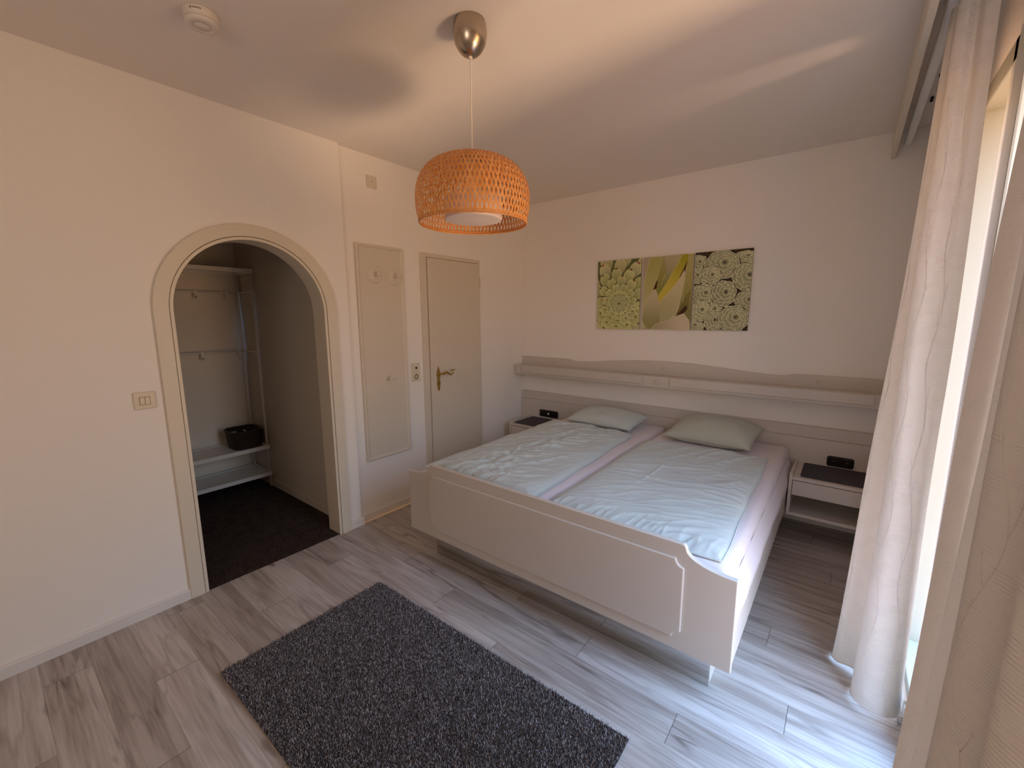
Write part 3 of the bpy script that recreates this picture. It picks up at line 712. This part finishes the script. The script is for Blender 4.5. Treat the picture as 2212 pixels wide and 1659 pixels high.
# ------------------------------------------------------------------ pendant lamp
LX, LY = 1.478, -2.330
pl = thing('pendant_lamp', 'pendant lamp with woven orange bamboo dome hanging from the ceiling', 'pendant lamp', (LX, LY, H))
MB().lathe([(.058, H), (.061, H-.010), (.0645, H-.035), (.0635, H-.055), (.0575, H-.078), (.046, H-.098), (.032, H-.112), (.020, H-.119), (.010, H-.122), (.006, H-.122)], (LX, LY, 0), 'z', 64).build('canopy', NICKEL, pl)
MB().lathe([(.008, H-.119), (.008, H-.126), (.004, H-.128)], (LX, LY, 0), 'z', 20).build('cord_grip', CORD, pl)
MB().tube(catmull([(LX, LY, H-.122), (LX+.001, LY, 2.4), (LX-.001, LY+.001, 2.3), (LX+.001, LY, 2.2), (LX, LY, 2.125)], 8), .0026, 8).build('cord', CORD, pl)
MB().lathe([(.004, 2.140), (.012, 2.138), (.026, 2.130), (.036, 2.120), (.038, 2.112)], (LX, LY, 0), 'z', 32).build('shade_cap', pbr('cap_plastic', (.50, .40, .30), .5), pl)
pts = catmull([(.2130, 1.870, 0), (.2215, 1.905, 0), (.2265, 1.950, 0), (.2230, 2.000, 0), (.2080, 2.042, 0), (.1800, 2.078, 0), (.1400, 2.103, 0), (.0900, 2.117, 0), (.0350, 2.122, 0)], 6)
arc = [0]
for i in range(1, len(pts)): arc.append(arc[-1]+(pts[i]-pts[i-1]).length)
TOT = arc[-1]
def dome(s):
    s = min(max(s, 0), TOT)
    for i in range(1, len(pts)):
        if arc[i] >= s:
            t = (s-arc[i-1])/(arc[i]-arc[i-1]); p = pts[i-1].lerp(pts[i], t); d = (pts[i]-pts[i-1]).normalized()
            return p.x, p.y, d
    return pts[-1].x, pts[-1].y, (pts[-1]-pts[-2]).normalized()
sm = MB(); NS = 84; SEG = 64
for d_ in (1, -1):
    for k in range(NS):
        vs = []; ang = 2*PI*k/NS; prev = 0
        for i in range(SEG+1):
            s = TOT*i/SEG; r, z, dd = dome(s)
            if i: ang += d_*(s-prev)*.33/max(r, .07)*(.20/.20)
            prev = s
            phase = ang*NS/(1)*.5+k*0
            off = .0011*math.sin(PI*i/2.0+k*PI)*d_
            nr, nz = dd.y, -dd.x      # outward normal in (r,z)
            rr_, zz = r+nr*off, z+nz*off
            w_ = .0031*min(1, max(.45, r/.16))
            # across-strip direction: tangent around z, tilted by the helix angle
            tx, ty = -math.sin(ang), math.cos(ang); c_, s_ = math.cos(math.atan(.33)), math.sin(math.atan(.33))*d_
            for e_ in (-1, 1):
                rad = rr_-e_*w_*s_*dd.x; zz2 = zz-e_*w_*s_*dd.y
                vs.append((LX+rad*math.cos(ang)+tx*e_*w_*c_, LY+rad*math.sin(ang)+ty*e_*w_*c_, zz2))
        sm.add(vs, [(2*i, 2*i+1, 2*i+3, 2*i+2) for i in range(SEG)], True)
shade = sm.build('lamp_shade', BAMBOO, pl, fixn=False)
rm = MB()
for r, z, tr_ in ((.2135, 1.872, .0032), (.2150, 1.880, .0026)): rm.tube([(LX+r*math.cos(2*PI*k/72), LY+r*math.sin(2*PI*k/72), z+.0008*math.sin(9*k)) for k in range(73)], tr_, 8, cap=False)
rm.build('rim', BAMBOO, shade)
DZ = 1.885
df = MB().lathe([(0, DZ), (.108, DZ), (.112, DZ+.001), (.1145, DZ+.004), (.115, DZ+.012), (.115, DZ+.085), (.112, DZ+.088), (0, DZ+.088)], (LX, LY, 0), 'z', 64)
dif = df.build('diffuser', pbr('opal_diffuser', (.80, .68, .62), .35, var=.01), pl)
tcu = bpy.data.curves.new('wattage_text', 'FONT'); tcu.body = 'Max 60W'; tcu.size = .0068; tcu.align_x = 'CENTER'; tcu.align_y = 'CENTER'
tcu.materials.append(pbr('print_grey', (.16, .11, .07), .6))
to = bpy.data.objects.new('wattage_text', tcu); COL.objects.link(to)
fh = Vector((fw.x, fw.y, 0)).normalized(); rh = Vector((fh.y, -fh.x, 0))
Mt = Matrix((rh, -fh, Vector((0, 0, -1)))).transposed().to_4x4(); Mt.translation = Vector((LX, LY, DZ-.0006))+fh*.090
to.parent = dif; to.matrix_parent_inverse = dif.matrix_world.inverted() if False else Matrix.Identity(4)
to.matrix_basis = Mt
bpy.context.view_layer.update()
tme = bpy.data.meshes.new_from_object(to.evaluated_get(bpy.context.evaluated_depsgraph_get())); tme.name = 'wattage_text'
bpy.data.objects.remove(to); tme.transform(Mt)
to = bpy.data.objects.new('wattage_text', tme); COL.objects.link(to); to.parent = dif

# ------------------------------------------------------------------ canvas prints over the bed
NXp, NYp = 164, 240
XX, YY = np.meshgrid(np.linspace(0, .41, NXp), np.linspace(.60, 0, NYp))   # x to the right, y down from the top
XX = XX; YY = .60-YY
def newimg(c): return np.ones((NYp, NXp, 3))*np.array(c)
def petal(img, bx, by, ang, ln, wd, col, edge, tip=None, shade=.55, sharp=1.0, asp=1.0, ew=.0022, cusp=.0):
    dx = (XX-bx); dy = (YY-by)/asp
    s = (dx*math.cos(ang)+dy*math.sin(ang))/ln; t = -dx*math.sin(ang)+dy*math.cos(ang)
    sc = np.clip(s, 0, 1)
    wv = wd*np.sqrt(np.clip(np.sin(PI*np.clip(sc**1.25, 0, 1)), 0, 1))*(1-.0*sc)+wd*.28*(1-sc)
    wv = np.where(s > .72, wv*(1-cusp*(s-.72)), wv)
    ins = (s >= 0) & (s <= 1) & (np.abs(t) <= wv)
    g = np.clip(shade+(1-shade)*sc*1.15, 0, 1.05)
    c = np.array(col)[None, None, :]*g[..., None]
    ed = ins & ((np.abs(t) > wv-ew) | (s > 1-ew*1.3/ln)) & (s > .3)
    img[ins] = c[ins]*(1+.05*np.random.default_rng(1).standard_normal(c[ins].shape[0]))[:, None]
    img[ed] = np.array(edge)
    if tip is not None:
        tm = ins & (s > .90) & (np.abs(t) < wd*.35); img[tm] = np.array(tip)
    return img
def rosette_img(img, cx, cy, R_, rot, col, edge, rings=4, asp=1.0, skew=(0, 0), n0=8, base=.30):
    dd = np.hypot(XX-cx, (YY-cy)/asp); m = dd < R_*1.02; img[m] = img[m]*.25
    for k in range(rings, 0, -1):
        n = max(4, n0-(rings-k)); fr = (k/rings)**.85; r0 = R_*fr
        ox, oy = skew[0]*(1-fr), skew[1]*(1-fr)
        for q in range(n):
            a = rot+2*PI*(q+.5*(k % 2))/n+k*.25
            c = [x*(.72+.42*(1-k/rings)) for x in col]
            b0 = r0*.22
            petal(img, cx+ox+b0*math.cos(a), cy+oy+b0*math.sin(a)*asp, a, r0*.78, r0*(.40 if k > 1 else .5), c, edge, shade=base, asp=asp, ew=max(.0022, .0034*k/rings))
    return img
g1 = (.46, .47, .21); e1 = (.72, .71, .42); red = (.27, .07, .06)
P1 = newimg((.10, .11, .04)); cx0, cy0 = .215, .375
np.random.seed(3); rr0 = random.Random(5)
for ring, (rad, n, ln, wd) in enumerate([(.40, 13, .15, .052), (.335, 13, .135, .047), (.27, 13, .12, .042), (.21, 12, .105, .036), (.155, 11, .09, .030), (.108, 10, .07, .025)]):
    for q in range(n):
        a = 2*PI*(q+.5*(ring % 2))/n+.12*ring
        upk = 1.12 if math.sin(a) < 0 else .96
        r_ = rad*upk; bx, by = cx0+(r_-ln)*math.cos(a), cy0+(r_-ln)*math.sin(a)*1.05
        g = .92+.16*rr0.random(); pale = .25 if ring < 2 else 0
        c = [g1[0]*g+pale*.18, g1[1]*g+pale*.10, g1[2]*g+pale*.18]
        tp_ = red if rr0.random() < (.7 if ring < 2 else .0) else (.12, .05, .03)
        petal(P1, bx, by, a, ln, wd, c, e1, tp_, shade=.50, ew=.0028)
rosette_img(P1, cx0, cy0, .080, .3, (.40, .42, .20), (.60, .60, .36), rings=5, asp=.95, n0=9, base=.22)
# agave leaves
P2 = newimg((.38, .34, .17))
def leaf(img, poly, c0, c1, axis, edge=None, ew=.003):
    # filled polygon with a gradient along an axis
    n = len(poly); ins = np.zeros(XX.shape, bool); j = n-1; dmin = np.full(XX.shape, 9.0)
    for i in range(n):
        xi, yi = poly[i]; xj, yj = poly[j]
        cond = ((yi > YY) != (yj > YY)) & (XX < (xj-xi)*(YY-yi)/((yj-yi) if abs(yj-yi) > 1e-9 else 1e-9)+xi)
        ins ^= cond
        L2 = max(1e-9, (xj-xi)**2+(yj-yi)**2); t = np.clip(((XX-xi)*(xj-xi)+(YY-yi)*(yj-yi))/L2, 0, 1)
        dmin = np.minimum(dmin, np.hypot(XX-xi-t*(xj-xi), YY-yi-t*(yj-yi))); j = i
    (ax, ay), (bx, by) = axis; L2 = (bx-ax)**2+(by-ay)**2
    t = np.clip(((XX-ax)*(bx-ax)+(YY-ay)*(by-ay))/L2, 0, 1)[..., None]
    t = t*t*(3-2*t)
    c = np.array(c0)*(1-t)+np.array(c1)*t; img[ins] = c[ins]
    if edge is not None: m = ins & (dmin < ew); img[m] = np.array(edge)
def thorns(img, pts_, n, col=(.10, .05, .03), r=.0028):
    P = catmull([(x, y, 0) for x, y in pts_], 12)
    for k in range(n):
        p = P[int((len(P)-1)*(k+.5)/n)]; img[np.hypot(XX-p.x, YY-p.y) < r] = col
leaf(P2, [(0, 0), (.06, 0), (.02, .25), (0, .60)], (.36, .29, .20), (.45, .38, .24), ((0, 0), (0, .5)))
leaf(P2, [(.05, 0), (.17, 0), (.20, .15), (.14, .30), (.05, .50), (0, .55), (.01, .2)], (.34, .33, .10), (.42, .38, .20), ((.1, 0), (.05, .5)), (.50, .45, .26))
leaf(P2, [(.14, 0), (.30, 0), (.28, .12), (.16, .36), (.12, .30), (.19, .16)], (.38, .33, .20), (.20, .21, .05), ((.24, 0), (.15, .28)))
leaf(P2, [(.17, .0), (.19, .12), (.13, .30), (.12, .33), (.12, .2)], (.30, .28, .09), (.22, .20, .05), ((.2, 0), (.12, .3)))
leaf(P2, [(.30, 0), (.41, 0), (.41, .60), (.30, .50), (.36, .15)], (.32, .28, .10), (.20, .18, .06), ((.36, 0), (.38, .5)))
leaf(P2, [(.32, 0), (.39, 0), (.38, .06), (.33, .16), (.24, .28), (.15, .38), (.13, .33), (.20, .22), (.28, .08)], (.30, .26, .02), (.48, .40, .06), ((.36, 0), (.22, .26)), (.55, .50, .16), .002)
leaf(P2, [(.37, 0), (.41, 0), (.41, .30), (.36, .38), (.33, .50), (.34, .30)], (.36, .31, .12), (.26, .23, .06), ((.4, 0), (.35, .45)), (.48, .43, .22))
leaf(P2, [(.33, .12), (.365, .04), (.345, .14), (.30, .19)], (.05, .02, .01), (.05, .03, .01), ((0, 0), (1, 1)))
leaf(P2, [(.115, .20), (.125, .19), (.12, .26), (.09, .27)], (.05, .02, .01), (.05, .03, .01), ((0, 0), (1, 1)))
leaf(P2, [(.34, .12), (.345, .16), (.33, .32), (.29, .48), (.20, .55), (.16, .56), (.14, .38), (.22, .30), (.30, .20)], (.52, .45, .28), (.36, .34, .17), ((.33, .15), (.22, .5)), (.60, .54, .36))
leaf(P2, [(.36, .32), (.41, .26), (.39, .42), (.30, .50), (.29, .48)], (.20, .18, .05), (.12, .09, .03), ((.4, .3), (.3, .5)), (.35, .32, .13), .002)
leaf(P2, [(.37, .40), (.385, .43), (.35, .47), (.29, .49)], (.05, .02, .01), (.05, .03, .01), ((0, 0), (1, 1)))
leaf(P2, [(.105, .27), (.13, .30), (.16, .45), (.175, .60), (.04, .60), (0, .52), (.01, .42), (.05, .33)], (.45, .40, .26), (.24, .22, .08), ((.10, .28), (.10, .60)), (.58, .50, .33))
leaf(P2, [(.08, .60), (.12, .555), (.20, .53), (.30, .485), (.355, .465), (.40, .52), (.41, .56), (.41, .60)], (.33, .29, .17), (.52, .44, .31), ((.1, .6), (.35, .5)), (.60, .52, .38))
leaf(P2, [(0, .54), (.02, .55), (.06, .60), (0, .60)], (.50, .44, .30), (.36, .32, .18), ((0, .54), (.05, .6)))
thorns(P2, [(.13, .30), (.15, .40), (.165, .52)], 11); thorns(P2, [(.17, .535), (.26, .505), (.345, .465)], 9)
thorns(P2, [(.045, .02), (.02, .15), (.01, .25)], 8, (.62, .56, .36)); thorns(P2, [(.165, .01), (.19, .08), (.20, .16)], 7); thorns(P2, [(.385, .02), (.385, .12), (.37, .22)], 9, (.62, .56, .30)); thorns(P2, [(.31, .02), (.24, .15), (.17, .27)], 9, (.60, .55, .28)); thorns(P2, [(.32, .15), (.26, .24), (.20, .31)], 5, (.2, .16, .04))
# cluster of rosettes
P3 = newimg((.045, .030, .018))
G3 = (.44, .44, .26); E3 = (.74, .72, .52)
rs = [(.165, .43, .070, .9), (.05, .36, .06, .9), (.37, .05, .085, .55), (.03, .07, .075, .8), (.36, .45, .07, .8), (.02, .56, .09, .6), (.06, .30, .09, .7), (.02, .17, .07, .9), (.26, .60, .07, .7),
      (.21, .09, .130, .85), (.39, .19, .105, 1.0), (.13, .175, .078, .95), (.40, .37, .085, .95), (.09, .31, .085, .95), (.235, .31, .090, 1.1), (.07, .44, .085, .95), (.17, .52, .070, 1.25), (.315, .50, .110, .95)]
for i, (x, y, r, asp) in enumerate(rs):
    k = .88+.24*random.Random(i).random()
    rosette_img(P3, x-.1*r, y+.12*r, r*1.02, i*.7, [c*k for c in G3], [c*(.85+.2*random.Random(i+9).random()) for c in E3], rings=4, asp=asp, skew=(.25*r, -.2*r))
def canvas(x0, z0, img, label):
    th = thing('canvas_print', label, 'picture', (x0+.2, 0, z0), 'three succulent canvases over the bed')
    w_, h_ = .404, .602
    box('canvas_body', PAINTEDGE, x0, x0+w_, -.020, -.001, z0, z0+h_, th, .001)
    vs = [(x0+w_*i/(NXp-1), -.0206, z0+h_*(1-j/(NYp-1))) for j in range(NYp) for i in range(NXp)]
    fs = [(j*NXp+i, j*NXp+i+1, (j+1)*NXp+i+1, (j+1)*NXp+i) for j in range(NYp-1) for i in range(NXp-1)]
    o = MB().add(vs, fs).build('printed_front', PRINT, th, fixn=False)
    a = o.data.color_attributes.new('print', 'FLOAT_COLOR', 'POINT')
    arr = np.ones((NXp*NYp, 4), np.float32); arr[:, :3] = np.clip(img.reshape(-1, 3)*PRINTGAIN, 0, 1); a.data.foreach_set('color', arr.ravel())
PRINTGAIN = 1.3
canvas(.860, 1.384, P1, 'canvas print of one large green succulent rosette, leftmost of three')
canvas(1.286, 1.385, P2, 'canvas print of broad pointed agave leaves, middle of three')
canvas(1.702, 1.387, P3, 'canvas print of many clustered succulent rosettes, rightmost of three')

# ------------------------------------------------------------------ rug
rug = thing('shag_rug', 'dark grey-brown shag rug on the floor in front of the bed', 'rug', (1.48, -2.76, 0))
RX0, RX1, RY0, RY1 = .730, 2.232, -3.165, -2.362
box('rug_backing', pbr('rug_backing', (.03, .026, .026), 1), RX0+.006, RX1-.006, RY0+.006, RY1-.006, .001, .008, rug)
NB = 170000
bx = rng.uniform(RX0+.004, RX1-.004, NB); by = rng.uniform(RY0+.004, RY1-.004, NB); hh = rng.uniform(.011, .018, NB)
la = rng.uniform(0, 2*PI, NB); lean = rng.uniform(.001, .007, NB); wa = rng.uniform(0, PI, NB); wd = rng.uniform(.0007, .0013, NB)
wx, wy = np.cos(wa)*wd, np.sin(wa)*wd
tx, ty = bx+np.cos(la)*lean, by+np.sin(la)*lean
V = np.empty((NB, 4, 3), np.float32)
V[:, 0] = np.stack([bx-wx, by-wy, np.full(NB, .006)], 1); V[:, 1] = np.stack([bx+wx, by+wy, np.full(NB, .006)], 1)
V[:, 2] = np.stack([tx+wx*.6, ty+wy*.6, hh], 1); V[:, 3] = np.stack([tx-wx*.6, ty-wy*.6, hh+.001], 1)
me = bpy.data.meshes.new('pile'); me.vertices.add(NB*4); me.vertices.foreach_set('co', V.ravel())
me.loops.add(NB*4); me.loops.foreach_set('vertex_index', np.arange(NB*4, dtype=np.int32))
me.polygons.add(NB); me.polygons.foreach_set('loop_start', np.arange(0, NB*4, 4, dtype=np.int32)); me.update(calc_edges=True); me.validate()
me.materials.append(PILE); po = bpy.data.objects.new('pile', me); COL.objects.link(po); po.parent = rug; po.matrix_parent_inverse = Matrix.Translation(-rug.location); po['kind'] = 'stuff'

# ------------------------------------------------------------------ coat rack in the alcove
rk = thing('coat_rack', 'white metal coat rack with shoe shelves in the alcove behind the arch', 'coat rack', (-1.43, -2.47, 0))
fx, bxk, ry, ly = -1.278, -1.595, -2.112, -2.880
for x in (fx, bxk):
    for y in (ry, ly):
        MB().tube([(x, y, 0), (x, y, 1.885)], .0105, 14).build('post', METALW, rk)
def tray(z, nm, hgt=.034):
    m = MB(); m.box(bxk+.008, fx-.008, ly+.008, ry-.008, z+hgt-.010, z+hgt-.006)
    m.box(fx-.002, fx+.014, ly-.014, ry+.014, z, z+hgt); m.box(bxk-.014, bxk+.002, ly-.014, ry+.014, z, z+hgt)
    m.box(bxk, fx, ry-.0, ry+.014, z, z+hgt); m.box(bxk, fx, ly-.014, ly, z, z+hgt)
    return m.build(nm, METALW, rk, .002)
tray(.098, 'shelf'); tray(.345, 'shelf'); tray(1.868, 'top_shelf')
for z, hooks in ((1.715, (-2.205, -2.43, -2.66)), (1.205, (-2.15, -2.43, -2.66))):
    m = MB(); m.tube([(bxk, ly, z), (bxk, ry, z)], .008, 10); m.tube([(bxk, ry, z), (fx, ry, z)], .006, 10); m.tube([(bxk, ly, z), (fx, ly, z)], .006, 10)
    rb = m.build('hanging_rail', METALW, rk)
    for y in hooks:
        h = MB(); h.box(bxk+.006, bxk+.010, y-.008, y+.008, z-.055, z+.01); h.tube(catmull([(bxk+.009, y, z-.045), (bxk+.03, y, z-.055), (bxk+.042, y, z-.035)], 5), .005, 8); h.build('hook', METALW, rb)
# wicker basket
bk = thing('wicker_basket', 'dark brown wicker basket on the upper shoe shelf of the rack', 'basket', (-1.425, -2.245, .375))
bc_ = Vector((-1.42, -2.238)); hx, hy = .115, .108
def rrect(t, ex, hx_, hy_):
    a = 2*PI*t; c, s = math.cos(a), math.sin(a); p = 4.5
    r = (abs(c)**p+abs(s)**p)**(-1/p)
    return bc_.x+hx_*(1+ex)*r*c, bc_.y+hy_*(1+ex)*r*s
m = MB(); rows = 15
for k in range(rows):
    z = .3755+.008+k*.0096; ex = .10*k/rows
    path = []
    for i in range(97):
        x, y = rrect(i/96, ex+.022*math.sin(PI*i/2+k*PI), hx, hy); path.append((x, y, z+.0012*math.sin(i*1.3+k)))
    m.tube(path, .0054, 6, cap=False)
sides = m.build('weave', WICKER, bk, fixn=False)
m = MB()
for q in range(3):
    m.tube([(*rrect(i/96, .13+.02*math.sin(2*PI*i/8+q*2.1), hx, hy), .3755+.150+.004*math.cos(2*PI*i/8+q*2.1)) for i in range(97)], .0065, 6, cap=False)
m.build('braided_rim', WICKER, bk, fixn=False)
m = MB(); m.prism([rrect(i/32, -.02, hx, hy) for i in range(32)], 'z', .3755, .383); m.build('bottom', WICKER, bk)
def packet(x, y, wdt, hgt, colr, label):
    o = MB().box(x-.012, x+.012, y-wdt/2, y+wdt/2, .3835, .3835+hgt).build('packet', pbr('packet_'+str(round(colr[0]*100)), colr, .5), None, .004)
    return tag(o, label, 'packet', 'small packets in the wicker basket')
packet(-1.475, -2.300, .040, .125, (.32, .42, .38), 'pale green packet inside the wicker basket, the wider one')
packet(-1.475, -2.215, .022, .125, (.45, .42, .36), 'narrow off-white packet inside the wicker basket')
